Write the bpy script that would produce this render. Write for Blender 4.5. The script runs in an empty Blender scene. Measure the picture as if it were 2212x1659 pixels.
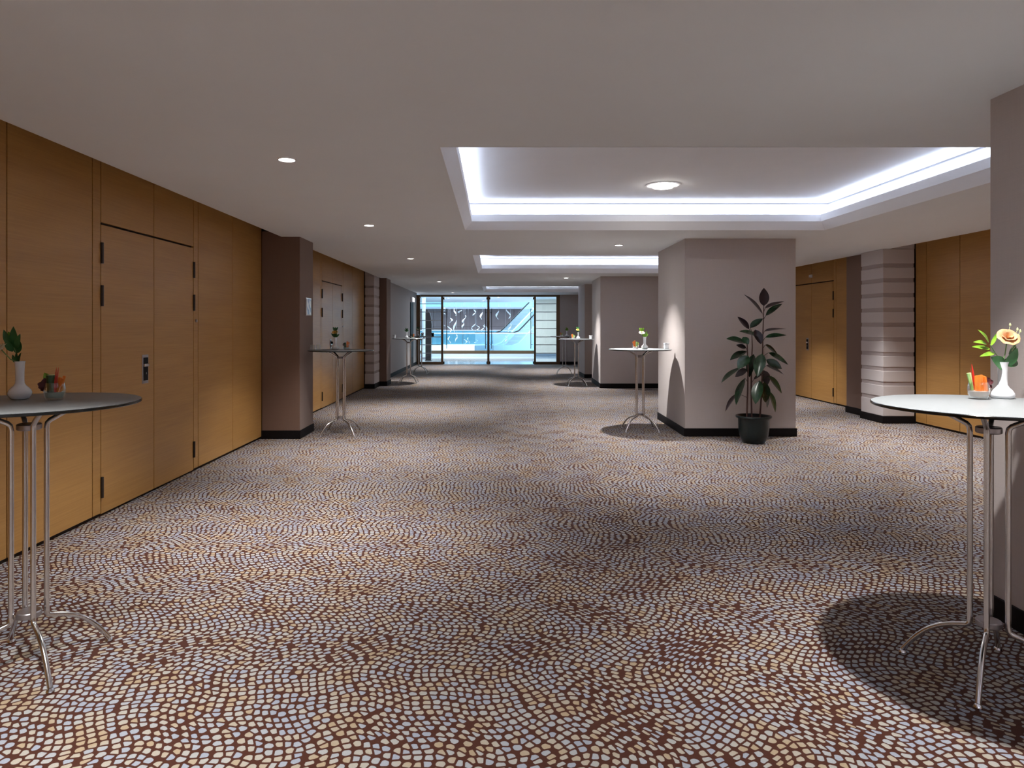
import bpy, math, random
from mathutils import Vector, Matrix

# ------------------------------------------------------------------ camera, world, exposure
scn = bpy.context.scene
C = bpy.context.collection
F, PX, PY, H = 1475.0, 1067.0, 703.0, 1.42       # focal length in px, vanishing point, eye height

cam_d = bpy.data.cameras.new('camera')
cam = bpy.data.objects.new('camera', cam_d); C.objects.link(cam)
cam.location = (0, 0, H); cam.rotation_euler = (math.pi / 2, 0, 0)
cam_d.sensor_fit = 'HORIZONTAL'; cam_d.sensor_width = 36.0
cam_d.lens = F / 2212 * 36
cam_d.shift_x = (1106 - PX) / 2212
cam_d.shift_y = -(829.5 - PY) / 2212
cam_d.clip_start = 0.05; cam_d.clip_end = 200
scn.camera = cam

world = bpy.data.worlds.new('world'); scn.world = world; world.use_nodes = True
world.node_tree.nodes['Background'].inputs[0].default_value = (0.55, 0.7, 0.9, 1)
world.node_tree.nodes['Background'].inputs[1].default_value = 0.15

scn.view_settings.view_transform = 'Standard'
scn.view_settings.look = 'None'
scn.view_settings.exposure = 2.08
scn.view_settings.gamma = 1.0
scn.view_settings.use_curve_mapping = False
cy = scn.cycles
cy.use_denoising = True
try: cy.denoiser = 'OPENIMAGEDENOISE'
except Exception: pass
cy.use_adaptive_sampling = True; cy.adaptive_threshold = 0.03
cy.max_bounces = 7; cy.diffuse_bounces = 5; cy.glossy_bounces = 4
cy.transparent_max_bounces = 12; cy.transmission_bounces = 6
cy.caustics_reflective = False; cy.caustics_refractive = False
cy.sample_clamp_indirect = 6.0

# light levels of the place
SPOT_W = 100.0            # ceiling downlights
TRAY_W = 95.0            # larger downlights in the coffers
COVE_E = 3.7             # hidden coffer strips, emission
LOBBY_W = 1250.0

CEIL = 2.53
XL, XR = -2.91, 6.10     # faces of the panelled walls
PEDGE_L, PEDGE_R = -2.66, 5.73
END = 24.9

# ------------------------------------------------------------------ helpers
def P(px, py, Y):
    """point seen at pixel (px,py) at depth Y"""
    return Vector(((px - PX) / F * Y, Y, H - (py - PY) / F * Y))

class MB:
    def __init__(s): s.v = []; s.f = []; s.mi = []; s.cur = 0
    def add(s, vs, fs):
        o = len(s.v); s.v += [tuple(v) for v in vs]
        s.f += [tuple(i + o for i in f) for f in fs]; s.mi += [s.cur] * len(fs); return s
    def box(s, x0, x1, y0, y1, z0, z1):
        return s.add([(x0,y0,z0),(x1,y0,z0),(x1,y1,z0),(x0,y1,z0),(x0,y0,z1),(x1,y0,z1),(x1,y1,z1),(x0,y1,z1)],
                     [(0,3,2,1),(4,5,6,7),(0,1,5,4),(1,2,6,5),(2,3,7,6),(3,0,4,7)])
    def quad(s, a, b, c, d): return s.add([a, b, c, d], [(0,1,2,3)])
    def prism(s, poly, axis, a0, a1):
        """poly of 2-d points, extruded along axis 0/1/2"""
        def mk(p, a):
            r = list(p); r.insert(axis, a); return tuple(r)
        n = len(poly)
        vs = [mk(p, a0) for p in poly] + [mk(p, a1) for p in poly]
        fs = [tuple(range(n)), tuple(range(2*n-1, n-1, -1))] + [(i, i+n, (i+1) % n + n, (i+1) % n) for i in range(n)]
        return s.add(vs, fs)
    def lathe(s, prof, n=32, c=(0,0,0), axis='z'):
        vs = []; fs = []; m = len(prof)
        for k in range(n):
            a = 2*math.pi*k/n; ca, sa = math.cos(a), math.sin(a)
            for r, z in prof: vs.append((c[0]+r*ca, c[1]+r*sa, c[2]+z))
        for k in range(n):
            k2 = (k+1) % n
            for i in range(m-1): fs.append((k*m+i, k2*m+i, k2*m+i+1, k*m+i+1))
        return s.add(vs, fs)
    def tube(s, pts, r, n=12, caps=True):
        pts = [Vector(p) for p in pts]; m = len(pts)
        rr = r if isinstance(r, (list, tuple)) else [r]*m
        vs = []; fs = []; prev = None
        for i, p in enumerate(pts):
            t = (pts[min(i+1, m-1)] - pts[max(i-1, 0)]).normalized()
            if prev is None:
                ref = Vector((0,0,1)) if abs(t.z) < 0.9 else Vector((1,0,0))
                u = t.cross(ref).normalized()
            else:
                u = prev - t*prev.dot(t); u.normalize()
            w = t.cross(u); prev = u
            for k in range(n):
                a = 2*math.pi*k/n
                vs.append(p + (u*math.cos(a) + w*math.sin(a))*rr[i])
        for i in range(m-1):
            for k in range(n):
                k2 = (k+1) % n
                fs.append((i*n+k, i*n+k2, (i+1)*n+k2, (i+1)*n+k))
        if caps: fs += [tuple(range(n-1, -1, -1)), tuple(range((m-1)*n, m*n))]
        return s.add(vs, fs)
    def grid(s, fn, nu, nv):
        vs = [fn(i/nu, j/nv) for j in range(nv+1) for i in range(nu+1)]
        fs = [(j*(nu+1)+i, j*(nu+1)+i+1, (j+1)*(nu+1)+i+1, (j+1)*(nu+1)+i) for j in range(nv) for i in range(nu)]
        return s.add(vs, fs)
    def build(s, name, mats, parent=None, smooth=False, bevel=0, loc=None, angle=35):
        me = bpy.data.meshes.new(name); me.from_pydata(s.v, [], s.f)
        mats = mats if isinstance(mats, (list, tuple)) else [mats]
        for m in mats: me.materials.append(m)
        if len(mats) > 1: me.polygons.foreach_set('material_index', s.mi)
        me.validate()
        import bmesh
        bm = bmesh.new(); bm.from_mesh(me); bmesh.ops.recalc_face_normals(bm, faces=bm.faces); bm.to_mesh(me); bm.free()
        if smooth or bevel:
            me.shade_smooth(); me.set_sharp_from_angle(angle=math.radians(angle))
        me.update()
        o = bpy.data.objects.new(name, me); C.objects.link(o)
        if loc is not None: o.location = loc
        if parent is not None: o.parent = parent
        if bevel:
            b = o.modifiers.new('bevel', 'BEVEL'); b.width = bevel; b.segments = 2; b.limit_method = 'ANGLE'
            b.harden_normals = False
        return o

def tag(o, label=None, cat=None, group=None, kind=None):
    if label: o['label'] = label
    if cat: o['category'] = cat
    if group: o['group'] = group
    if kind: o['kind'] = kind
    return o
def thing(name, loc, label, cat, group=None, rz=0.0):
    o = bpy.data.objects.new(name, None); C.objects.link(o); o.empty_display_size = 0.05
    o.location = loc; o.rotation_euler = (0, 0, rz)
    return tag(o, label, cat, group)
def struct(name, loc=(0,0,0)):
    o = bpy.data.objects.new(name, None); C.objects.link(o); o.empty_display_size = 0.05
    o.location = loc; o['kind'] = 'structure'; return o
def copy_tree(o, parent=None):
    c = o.copy(); C.objects.link(c); c.parent = parent
    for ch in list(o.children): copy_tree(ch, c)
    return c

# ------------------------------------------------------------------ materials
def mat(name):
    m = bpy.data.materials.new(name); m.use_nodes = True
    nt = m.node_tree
    return m, nt, nt.nodes['Principled BSDF'], nt.nodes['Material Output']
def nd(nt, t, **kw):
    n = nt.nodes.new(t)
    for k, v in kw.items():
        if k.startswith('i_'):
            n.inputs[k[2:].replace('_', ' ')].default_value = v
        else: setattr(n, k, v)
    return n
def ln(nt, a, b): nt.links.new(a, b)
def plain(name, col, rough=0.5, metal=0.0, noise=0.06, nscale=40.0, bump=0.0, spec=0.5, coat=0.0):
    """principled with a slight procedural variation of tone"""
    m, nt, b, _ = mat(name)
    tc = nd(nt, 'ShaderNodeTexCoord')
    nz = nd(nt, 'ShaderNodeTexNoise'); nz.inputs['Scale'].default_value = nscale; nz.inputs['Detail'].default_value = 3
    ln(nt, tc.outputs['Object'], nz.inputs['Vector'])
    mx = nd(nt, 'ShaderNodeMix', data_type='RGBA')
    c = Vector(col)
    mx.inputs['A'].default_value = (*(c*(1-noise)), 1); mx.inputs['B'].default_value = (*[min(1, x*(1+noise)) for x in c], 1)
    ln(nt, nz.outputs['Fac'], mx.inputs['Factor']); ln(nt, mx.outputs['Result'], b.inputs['Base Color'])
    b.inputs['Roughness'].default_value = rough; b.inputs['Metallic'].default_value = metal
    b.inputs['Specular IOR Level'].default_value = spec
    if coat: b.inputs['Coat Weight'].default_value = coat; b.inputs['Coat Roughness'].default_value = 0.08
    if bump:
        bp = nd(nt, 'ShaderNodeBump'); bp.inputs['Strength'].default_value = bump; bp.inputs['Distance'].default_value = 0.002
        ln(nt, nz.outputs['Fac'], bp.inputs['Height']); ln(nt, bp.outputs['Normal'], b.inputs['Normal'])
    return m
def emit(name, col, s):
    m, nt, b, out = mat(name)
    b.inputs['Base Color'].default_value = (0.8, 0.8, 0.8, 1)
    b.inputs['Emission Color'].default_value = (*col, 1); b.inputs['Emission Strength'].default_value = s
    return m
def glass(name, tint, refl=0.06, rough=0.02, edge=0.6, milk=0.0):
    """clear sheet glass: tinted transparency with a fresnel reflection"""
    m, nt, b, out = mat(name); nt.nodes.remove(b)
    tr = nd(nt, 'ShaderNodeBsdfTransparent'); tr.inputs[0].default_value = (*tint, 1)
    gl = nd(nt, 'ShaderNodeBsdfGlossy'); gl.inputs['Roughness'].default_value = rough; gl.inputs[0].default_value = (1,1,1,1)
    fr = nd(nt, 'ShaderNodeLayerWeight'); fr.inputs['Blend'].default_value = 0.25
    mr = nd(nt, 'ShaderNodeMapRange'); mr.inputs['To Min'].default_value = refl; mr.inputs['To Max'].default_value = edge
    ln(nt, fr.outputs['Facing'], mr.inputs['Value'])
    mx = nd(nt, 'ShaderNodeMixShader')
    ln(nt, mr.outputs['Result'], mx.inputs[0]); ln(nt, tr.outputs[0], mx.inputs[1]); ln(nt, gl.outputs[0], mx.inputs[2])
    last = mx
    if milk:
        df = nd(nt, 'ShaderNodeBsdfDiffuse'); df.inputs[0].default_value = (*tint, 1)
        m2 = nd(nt, 'ShaderNodeMixShader'); m2.inputs[0].default_value = milk
        ln(nt, mx.outputs[0], m2.inputs[1]); ln(nt, df.outputs[0], m2.inputs[2]); last = m2
    ln(nt, last.outputs[0], out.inputs['Surface'])
    return m
def math_node(nt, op, a, b=None, c=None, clamp=False):
    n = nd(nt, 'ShaderNodeMath', operation=op, use_clamp=clamp)
    for i, x in enumerate((a, b, c)):
        if x is None: continue
        if isinstance(x, (int, float)): n.inputs[i].default_value = x
        else: ln(nt, x, n.inputs[i])
    return n.outputs[0]

def wood(name, light, dark, seed=0.0, rough=0.36):
    """horizontally veneered oak"""
    m, nt, b, _ = mat(name)
    tc = nd(nt, 'ShaderNodeTexCoord')
    oi = nd(nt, 'ShaderNodeObjectInfo')
    mp = nd(nt, 'ShaderNodeMapping'); mp.inputs['Scale'].default_value = (1.2, 1.2, 60)
    va = nd(nt, 'ShaderNodeVectorMath', operation='ADD')
    ln(nt, tc.outputs['Object'], va.inputs[0])
    vs = nd(nt, 'ShaderNodeVectorMath', operation='SCALE'); vs.inputs[0].default_value = (7.3, 3.1, 9.7)
    ln(nt, oi.outputs['Random'], vs.inputs['Scale']); ln(nt, vs.outputs[0], va.inputs[1])
    ln(nt, va.outputs[0], mp.inputs['Vector'])
    n1 = nd(nt, 'ShaderNodeTexNoise'); n1.inputs['Scale'].default_value = 1.6; n1.inputs['Detail'].default_value = 5; n1.inputs['Roughness'].default_value = 0.62
    ln(nt, mp.outputs[0], n1.inputs['Vector'])
    mp2 = nd(nt, 'ShaderNodeMapping'); mp2.inputs['Scale'].default_value = (0.6, 0.6, 5)
    ln(nt, va.outputs[0], mp2.inputs['Vector'])
    n2 = nd(nt, 'ShaderNodeTexNoise'); n2.inputs['Scale'].default_value = 1.5; n2.inputs['Detail'].default_value = 2
    ln(nt, mp2.outputs[0], n2.inputs['Vector'])
    s = math_node(nt, 'ADD', math_node(nt, 'MULTIPLY', n1.outputs['Fac'], 0.65), math_node(nt, 'MULTIPLY', n2.outputs['Fac'], 0.45))
    rp = nd(nt, 'ShaderNodeValToRGB'); ln(nt, s, rp.inputs[0])
    rp.color_ramp.elements[0].position = 0.36; rp.color_ramp.elements[0].color = (*dark, 1)
    rp.color_ramp.elements[1].position = 0.70; rp.color_ramp.elements[1].color = (*light, 1)
    ln(nt, rp.outputs[0], b.inputs['Base Color'])
    b.inputs['Roughness'].default_value = rough; b.inputs['Specular IOR Level'].default_value = 0.45
    bp = nd(nt, 'ShaderNodeBump'); bp.inputs['Strength'].default_value = 0.06; bp.inputs['Distance'].default_value = 0.001
    ln(nt, n1.outputs['Fac'], bp.inputs['Height']); ln(nt, bp.outputs['Normal'], b.inputs['Normal'])
    return m

def fabric(name, col, var=0.12):
    """woven wall textile"""
    m, nt, b, _ = mat(name)
    tc = nd(nt, 'ShaderNodeTexCoord')
    outs = []
    for sc in ((300, 300, 6), (5, 5, 420)):
        mp = nd(nt, 'ShaderNodeMapping'); mp.inputs['Scale'].default_value = sc; ln(nt, tc.outputs['Object'], mp.inputs['Vector'])
        n = nd(nt, 'ShaderNodeTexNoise'); n.inputs['Scale'].default_value = 1.0; n.inputs['Detail'].default_value = 2
        ln(nt, mp.outputs[0], n.inputs['Vector']); outs.append(n.outputs['Fac'])
    s = math_node(nt, 'MULTIPLY', math_node(nt, 'ADD', outs[0], outs[1]), 0.5)
    mx = nd(nt, 'ShaderNodeMix', data_type='RGBA'); c = Vector(col)
    mx.inputs['A'].default_value = (*(c*(1-var)), 1); mx.inputs['B'].default_value = (*(c*(1+var)), 1)
    ln(nt, s, mx.inputs['Factor']); ln(nt, mx.outputs['Result'], b.inputs['Base Color'])
    b.inputs['Roughness'].default_value = 0.75; b.inputs['Specular IOR Level'].default_value = 0.25
    b.inputs['Sheen Weight'].default_value = 0.15
    bp = nd(nt, 'ShaderNodeBump'); bp.inputs['Strength'].default_value = 0.25; bp.inputs['Distance'].default_value = 0.001
    ln(nt, s, bp.inputs['Height']); ln(nt, bp.outputs['Normal'], b.inputs['Normal'])
    return m

def carpet():
    """brown carpet printed with a mosaic of pale pebbles laid in wandering arcs"""
    m, nt, b, _ = mat('pebble_carpet')
    tc = nd(nt, 'ShaderNodeTexCoord')
    # area-keeping shears bend straight rows of pebbles into arcs; the same shears undone give each
    # pebble's centre on the real floor, so that the pebbles themselves stay round
    SH = [(0, 1, 2.6, 0.27, 4.3), (1, 0, 2.8, 0.24, 11.7), (0, 1, 1.6, 0.24, 23.1), (1, 0, 1.3, 0.22, 31.9)]   # moved axis, driving axis, frequency, amount, seed
    def shear(xy, sh, sign):
        ax, dr, fq, am, sd = sh
        w = math_node(nt, 'MULTIPLY_ADD', xy[dr], fq, sd)
        n = nd(nt, 'ShaderNodeTexNoise'); n.noise_dimensions = '1D'; n.inputs['Scale'].default_value = 1.0; n.inputs['Detail'].default_value = 0
        ln(nt, w, n.inputs['W'])
        k = math_node(nt, 'MULTIPLY', math_node(nt, 'SUBTRACT', n.outputs['Fac'], 0.5), am*sign)
        out = list(xy); out[ax] = math_node(nt, 'ADD', xy[ax], k); return out
    sp = nd(nt, 'ShaderNodeSeparateXYZ'); ln(nt, tc.outputs['Object'], sp.inputs[0])
    xy0 = [sp.outputs[0], sp.outputs[1]]; xy = xy0
    for sh in SH: xy = shear(xy, sh, 1)
    cb = nd(nt, 'ShaderNodeCombineXYZ'); ln(nt, xy[0], cb.inputs[0]); ln(nt, xy[1], cb.inputs[1]); v = cb.outputs[0]
    def vor(feature):
        n = nd(nt, 'ShaderNodeTexVoronoi'); n.voronoi_dimensions = '2D'; n.feature = feature
        n.inputs['Scale'].default_value = 28.5; n.inputs['Randomness'].default_value = 0.45
        ln(nt, v, n.inputs['Vector']); return n
    ve = vor('DISTANCE_TO_EDGE'); vf = vor('F1')
    sp2 = nd(nt, 'ShaderNodeSeparateXYZ'); ln(nt, vf.outputs['Position'], sp2.inputs[0])
    pc = [sp2.outputs[0], sp2.outputs[1]]
    for sh in reversed(SH): pc = shear(pc, sh, -1)
    dx = math_node(nt, 'SUBTRACT', xy0[0], pc[0]); dy = math_node(nt, 'SUBTRACT', xy0[1], pc[1])
    dist = math_node(nt, 'SQRT', math_node(nt, 'ADD', math_node(nt, 'MULTIPLY', dx, dx), math_node(nt, 'MULTIPLY', dy, dy)))
    a = nd(nt, 'ShaderNodeMapRange', interpolation_type='SMOOTHSTEP'); a.inputs['From Min'].default_value = 0.095; a.inputs['From Max'].default_value = 0.165
    ln(nt, ve.outputs['Distance'], a.inputs['Value'])
    r = nd(nt, 'ShaderNodeMapRange', interpolation_type='SMOOTHSTEP'); r.inputs['From Min'].default_value = 0.0172; r.inputs['From Max'].default_value = 0.0148
    ln(nt, dist, r.inputs['Value'])
    mask = math_node(nt, 'MULTIPLY', a.outputs['Result'], r.outputs['Result'])
    # colour of each pebble: its own random value plus a slow drift between warm and cool areas
    sep = nd(nt, 'ShaderNodeSeparateColor'); ln(nt, vf.outputs['Color'], sep.inputs[0])
    nz = nd(nt, 'ShaderNodeTexNoise'); nz.noise_dimensions = '2D'; nz.inputs['Scale'].default_value = 4.5; nz.inputs['Detail'].default_value = 1
    ln(nt, tc.outputs['Object'], nz.inputs['Vector'])
    t = math_node(nt, 'ADD', math_node(nt, 'MULTIPLY', sep.outputs[0], 0.42), math_node(nt, 'MULTIPLY', nz.outputs['Fac'], 0.58))
    rp = nd(nt, 'ShaderNodeValToRGB'); ln(nt, t, rp.inputs[0])
    e = rp.color_ramp.elements
    e[0].position = 0.30; e[0].color = (0.40, 0.44, 0.53, 1)
    e[1].position = 0.72; e[1].color = (0.50, 0.39, 0.26, 1)
    for p, c in ((0.40, (0.45, 0.48, 0.53, 1)), (0.50, (0.50, 0.50, 0.48, 1)), (0.60, (0.53, 0.48, 0.40, 1))):
        q = e.new(p); q.color = c
    fz = nd(nt, 'ShaderNodeTexNoise'); fz.inputs['Scale'].default_value = 420; fz.inputs['Detail'].default_value = 2
    ln(nt, tc.outputs['Object'], fz.inputs['Vector'])
    mul = nd(nt, 'ShaderNodeMapRange'); mul.inputs['To Min'].default_value = 0.54; mul.inputs['To Max'].default_value = 1.04; ln(nt, fz.outputs['Fac'], mul.inputs['Value'])
    mx = nd(nt, 'ShaderNodeMix', data_type='RGBA'); mx.inputs['A'].default_value = (0.085, 0.027, 0.016, 1)
    ln(nt, mask, mx.inputs['Factor']); ln(nt, rp.outputs[0], mx.inputs['B'])
    sc = nd(nt, 'ShaderNodeVectorMath', operation='SCALE'); ln(nt, mx.outputs['Result'], sc.inputs[0]); ln(nt, mul.outputs['Result'], sc.inputs['Scale'])
    ln(nt, sc.outputs[0], b.inputs['Base Color'])
    b.inputs['Roughness'].default_value = 0.95; b.inputs['Specular IOR Level'].default_value = 0.1; b.inputs['Sheen Weight'].default_value = 0.1
    bp = nd(nt, 'ShaderNodeBump'); bp.inputs['Strength'].default_value = 0.35; bp.inputs['Distance'].default_value = 0.003
    ln(nt, fz.outputs['Fac'], bp.inputs['Height']); ln(nt, bp.outputs['Normal'], b.inputs['Normal'])
    return m

def weave_top():
    """pale fine-checked sheet under the glass of the tabletops"""
    m, nt, b, _ = mat('woven_tabletop')
    tc = nd(nt, 'ShaderNodeTexCoord')
    ck = nd(nt, 'ShaderNodeTexChecker'); ck.inputs['Scale'].default_value = 240
    ck.inputs['Color1'].default_value = (0.33, 0.35, 0.36, 1); ck.inputs['Color2'].default_value = (0.15, 0.16, 0.165, 1)
    ln(nt, tc.outputs['Object'], ck.inputs['Vector']); ln(nt, ck.outputs['Color'], b.inputs['Base Color'])
    b.inputs['Roughness'].default_value = 0.45; b.inputs['Specular IOR Level'].default_value = 0.3
    return m

def two_tone_leaf(name, c1, c2, rough=0.3):
    m, nt, b, _ = mat(name)
    tc = nd(nt, 'ShaderNodeTexCoord'); nz = nd(nt, 'ShaderNodeTexNoise'); nz.inputs['Scale'].default_value = 14; nz.inputs['Detail'].default_value = 2
    ln(nt, tc.outputs['Object'], nz.inputs['Vector'])
    mx = nd(nt, 'ShaderNodeMix', data_type='RGBA'); mx.inputs['A'].default_value = (*c1, 1); mx.inputs['B'].default_value = (*c2, 1)
    rp = nd(nt, 'ShaderNodeMapRange'); rp.inputs['From Min'].default_value = 0.35; rp.inputs['From Max'].default_value = 0.65
    ln(nt, nz.outputs['Fac'], rp.inputs['Value']); ln(nt, rp.outputs['Result'], mx.inputs['Factor'])
    ln(nt, mx.outputs['Result'], b.inputs['Base Color']); b.inputs['Roughness'].default_value = rough
    return m

def notice_print():
    m, nt, b, _ = mat('notice_print')
    tc = nd(nt, 'ShaderNodeTexCoord'); nz = nd(nt, 'ShaderNodeTexNoise'); nz.inputs['Scale'].default_value = 13; nz.inputs['Detail'].default_value = 1
    ln(nt, tc.outputs['Object'], nz.inputs['Vector'])
    rp = nd(nt, 'ShaderNodeValToRGB'); ln(nt, nz.outputs['Fac'], rp.inputs[0])
    rp.color_ramp.elements[0].position = 0.42; rp.color_ramp.elements[0].color = (0.25, 0.38, 0.6, 1)
    rp.color_ramp.elements[1].position = 0.55; rp.color_ramp.elements[1].color = (0.85, 0.88, 0.92, 1)
    ln(nt, rp.outputs[0], b.inputs['Base Color']); b.inputs['Roughness'].default_value = 0.3
    return m

M = {}
M['carpet'] = carpet()
M['ceiling'] = plain('ceiling_paint', (0.82, 0.845, 0.87), 0.9, noise=0.02, nscale=3, spec=0.1)
M['white'] = plain('white_plaster', (0.86, 0.87, 0.90), 0.8, noise=0.02, nscale=5, spec=0.2)
M['wood'] = wood('oak_veneer', (0.49, 0.265, 0.082), (0.39, 0.20, 0.058))
M['groove'] = plain('dark_groove', (0.035, 0.02, 0.012), 0.8)
M['taupe'] = fabric('taupe_wall_textile', (0.52, 0.462, 0.445))
M['brown'] = fabric('brown_wall_textile', (0.20, 0.125, 0.095))
M['stripe_light'] = fabric('pale_wall_textile', (0.60, 0.555, 0.56), 0.06)
M['stripe_dark'] = fabric('dark_band_textile', (0.42, 0.365, 0.365), 0.06)
M['skirting'] = plain('black_skirting', (0.008, 0.006, 0.007), 0.6, noise=0.2, spec=0.15)
M['steel'] = plain('brushed_steel', (0.68, 0.66, 0.65), 0.2, 1.0, noise=0.05, nscale=80)
M['chrome'] = plain('polished_chrome', (0.8, 0.8, 0.82), 0.08, 1.0, noise=0.02)
M['top'] = weave_top()
M['black_edge'] = plain('dark_glass_edge', (0.008, 0.01, 0.011), 0.12, noise=0.2)
M['hinge'] = plain('dark_bronze_hinge', (0.05, 0.04, 0.035), 0.4, 0.6)
M['plate'] = plain('satin_nickel', (0.42, 0.4, 0.42), 0.35, 0.9)
M['blackpl'] = plain('black_recess', (0.008, 0.008, 0.010), 0.6, spec=0.15)
M['ceramic'] = plain('white_glazed_ceramic', (0.82, 0.84, 0.88), 0.12, noise=0.02, coat=0.5)
M['tumbler'] = glass('tumbler_glass', (0.96, 0.98, 0.98), 0.04, 0.01, 0.75)
M['bronze'] = plain('bronze_frame', (0.16, 0.095, 0.05), 0.38, 0.5, noise=0.1)
M['pane'] = glass('door_glass', (0.93, 0.98, 0.99), 0.03, 0.0, 0.35)
M['lens'] = emit('downlight_lens', (1.0, 0.97, 0.9), 14.0)
M['strip'] = emit('cove_strip', (0.76, 0.85, 1.0), COVE_E)

# ------------------------------------------------------------------ the hall
Y0 = -6.0
floor = MB().quad((XL-.14, Y0, 0), (XR+.15, Y0, 0), (XR+.15, END+.03, 0), (XL-.14, END+.03, 0)).build('floor', M['carpet'])
floor['kind'] = 'structure'

COVES = [(-2.28, 1.42), (4.25, 7.95), (10.77, 14.49), (19.5, 22.7)]  # first coffer lies unseen overhead, added for its fill light
CX0, CX1 = -0.335, 3.85
mb = MB(); T = 0.03
mb.box(PEDGE_L, CX0, Y0, END+.05, CEIL, CEIL+T); mb.box(CX1, PEDGE_R, Y0, END+.05, CEIL, CEIL+T)
ys = [Y0] + [y for c in COVES for y in c] + [END+.05]
for i in range(0, len(ys), 2): mb.box(CX0, CX1, ys[i], ys[i+1], CEIL, CEIL+T)
for a, b in ((XL-.14, PEDGE_L), (PEDGE_R, XR+.15)): mb.box(a, b, Y0, END+.05, 2.86, 2.88)      # slot above the wall tops
mb.box(PEDGE_L, PEDGE_L+.02, Y0, END+.05, CEIL+T, 2.88); mb.box(PEDGE_R-.02, PEDGE_R, Y0, END+.05, CEIL+T, 2.88)
ceiling = mb.build('ceiling', M['ceiling']); ceiling['kind'] = 'structure'

def rect_sweep(mb, prof, x0, x1, y0, y1):
    """profile of (inset, z) swept round a rectangle with mitred corners"""
    ring = lambda d, z: [(x0+d, y0+d, z), (x1-d, y0+d, z), (x1-d, y1-d, z), (x0+d, y1-d, z)]
    vs = []; fs = []
    for d, z in prof: vs += ring(d, z)
    for i in range(len(prof)-1):
        for k in range(4):
            k2 = (k+1) % 4
            fs.append((i*4+k, i*4+k2, (i+1)*4+k2, (i+1)*4+k))
    mb.add(vs, fs)
for a, b in COVES:
    m = MB(); rect_sweep(m, [(-.002, CEIL-.001), (0, CEIL-.001), (.08, 2.62), (.08, 2.70), (.06, 2.70), (.06, 2.60), (-.09, 2.60)], CX0, CX1, a, b)
    m.build('coffer_lip', M['white'], ceiling)
    m = MB(); rect_sweep(m, [(-.09, 2.60), (-.09, 2.848)], CX0, CX1, a, b)
    m.build('coffer_wall', M['white'], ceiling)
    m = MB(); rect_sweep(m, [(-.09, 2.846), (-.078, 2.846), (-.078, 2.86)], CX0, CX1, a, b)
    m.build('gap_shade_strip', plain('grey_gap_shade', (0.25, 0.25, 0.27), 0.8), ceiling)  # solid strip, its grey stands for the shade of a thin gap
    m = MB(); m.quad((CX0-.09, a-.09, 2.86), (CX1+.09, a-.09, 2.86), (CX1+.09, b+.09, 2.86), (CX0-.09, b+.09, 2.86))
    m.build('coffer_panel', M['white'], ceiling)
    m = MB(); d = -.02
    m.box(CX0-.05, CX0-.01, a, b, 2.602, 2.615); m.box(CX1+.01, CX1+.05, a, b, 2.602, 2.615)
    m.box(CX0, CX1, a-.05, a-.01, 2.602, 2.615); m.box(CX0, CX1, b+.01, b+.05, 2.602, 2.615)
    m.build('light_strip', M['strip'], ceiling)

# walls: dark carcass, then each veneered panel as a piece of its own
wl = MB().box(XL-.14, XL-.026, Y0, 16.1, 0, 2.87).build('wall_left', M['groove']); wl['kind'] = 'structure'
wr = MB().box(XR+.026, XR+.15, Y0, END, 0, 2.87).build('wall_right', M['groove']); wr['kind'] = 'structure'
wlf = MB().box(XL-.14, -2.82, 16.1, END+.05, 0, 2.87).build('wall_left_far', M['taupe']); wlf['kind'] = 'structure'
MB().box(-2.82, -2.808, 16.66, 22.9, 0, .105).build('baseboard', M['skirting'], wlf)
MB().box(-2.82, -2.808, 23.82, END-.03, 0, .105).build('baseboard', M['skirting'], wlf)
wb = MB().box(XL-.14, XR+.15, Y0-.12, Y0, 0, 2.88).build('wall_back', M['taupe']); wb['kind'] = 'structure'
we = MB().box(2.40, XR+.15, END-.05, END+.15, 0, 2.88).build('wall_end', M['taupe']); we['kind'] = 'structure'
MB().box(2.40, XR, END-.062, END-.05, 0, .105).build('baseboard', M['skirting'], we)

G = 0.004      # half of the joint between panels
def panel(parent, side, y0, y1, z0=.03, z1=2.84, name='wood_panel', face=0.0, m='wood'):
    if side < 0: b = MB().box(-.024, 0, 0, y1-y0-2*G, 0, z1-z0); loc = (XL+face, y0+G, z0)
    else: b = MB().box(0, .024, 0, y1-y0-2*G, 0, z1-z0); loc = (XR-face, y0+G, z0)
    return b.build(name, M[m], parent, bevel=.0025, loc=loc)
for y0, y1 in ((-6, -4.5), (-4.5, -3), (-3, -1.5), (-1.5, 0), (0, 1.1), (1.1, 2.1), (2.1, 3.1), (3.1, 4.08), (4.08, 4.95), (4.95, 5.055), (6.615, 6.72), (6.72, 7.61), (7.61, 8.55)):
    panel(wl, -1, y0, y1)
for y0, y1 in ((9.17, 10.3), (10.3, 11.44), (11.44, 11.54), (13.09, 13.19), (13.19, 14.05), (14.05, 15.3)):
    panel(wl, -1, y0, y1)
for y0, y1 in ((5.055, 5.845), (5.845, 6.615), (11.54, 12.31), (12.31, 13.09)):
    panel(wl, -1, y0, y1, 2.185, 2.84)
for y0, y1 in ((-6, -4.5), (-4.5, -3), (-3, -1.5), (-1.5, 0), (0, 1.5), (1.5, 3), (3, 4.5), (4.5, 6), (6, 7), (7, 8), (8, 8.94), (8.94, 9.63), (9.63, 9.88), (11.2, 12.16), (12.16, 12.26), (13.98, 14.08), (14.08, 15.6), (15.6, 17.1), (17.1, 18.6), (18.6, 20), (20, 22), (22, 24.85)):
    panel(wr, 1, y0, y1)
for y0, y1 in ((12.26, 13.12), (13.12, 13.98)): panel(wr, 1, y0, y1, 2.235, 2.84)

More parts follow.
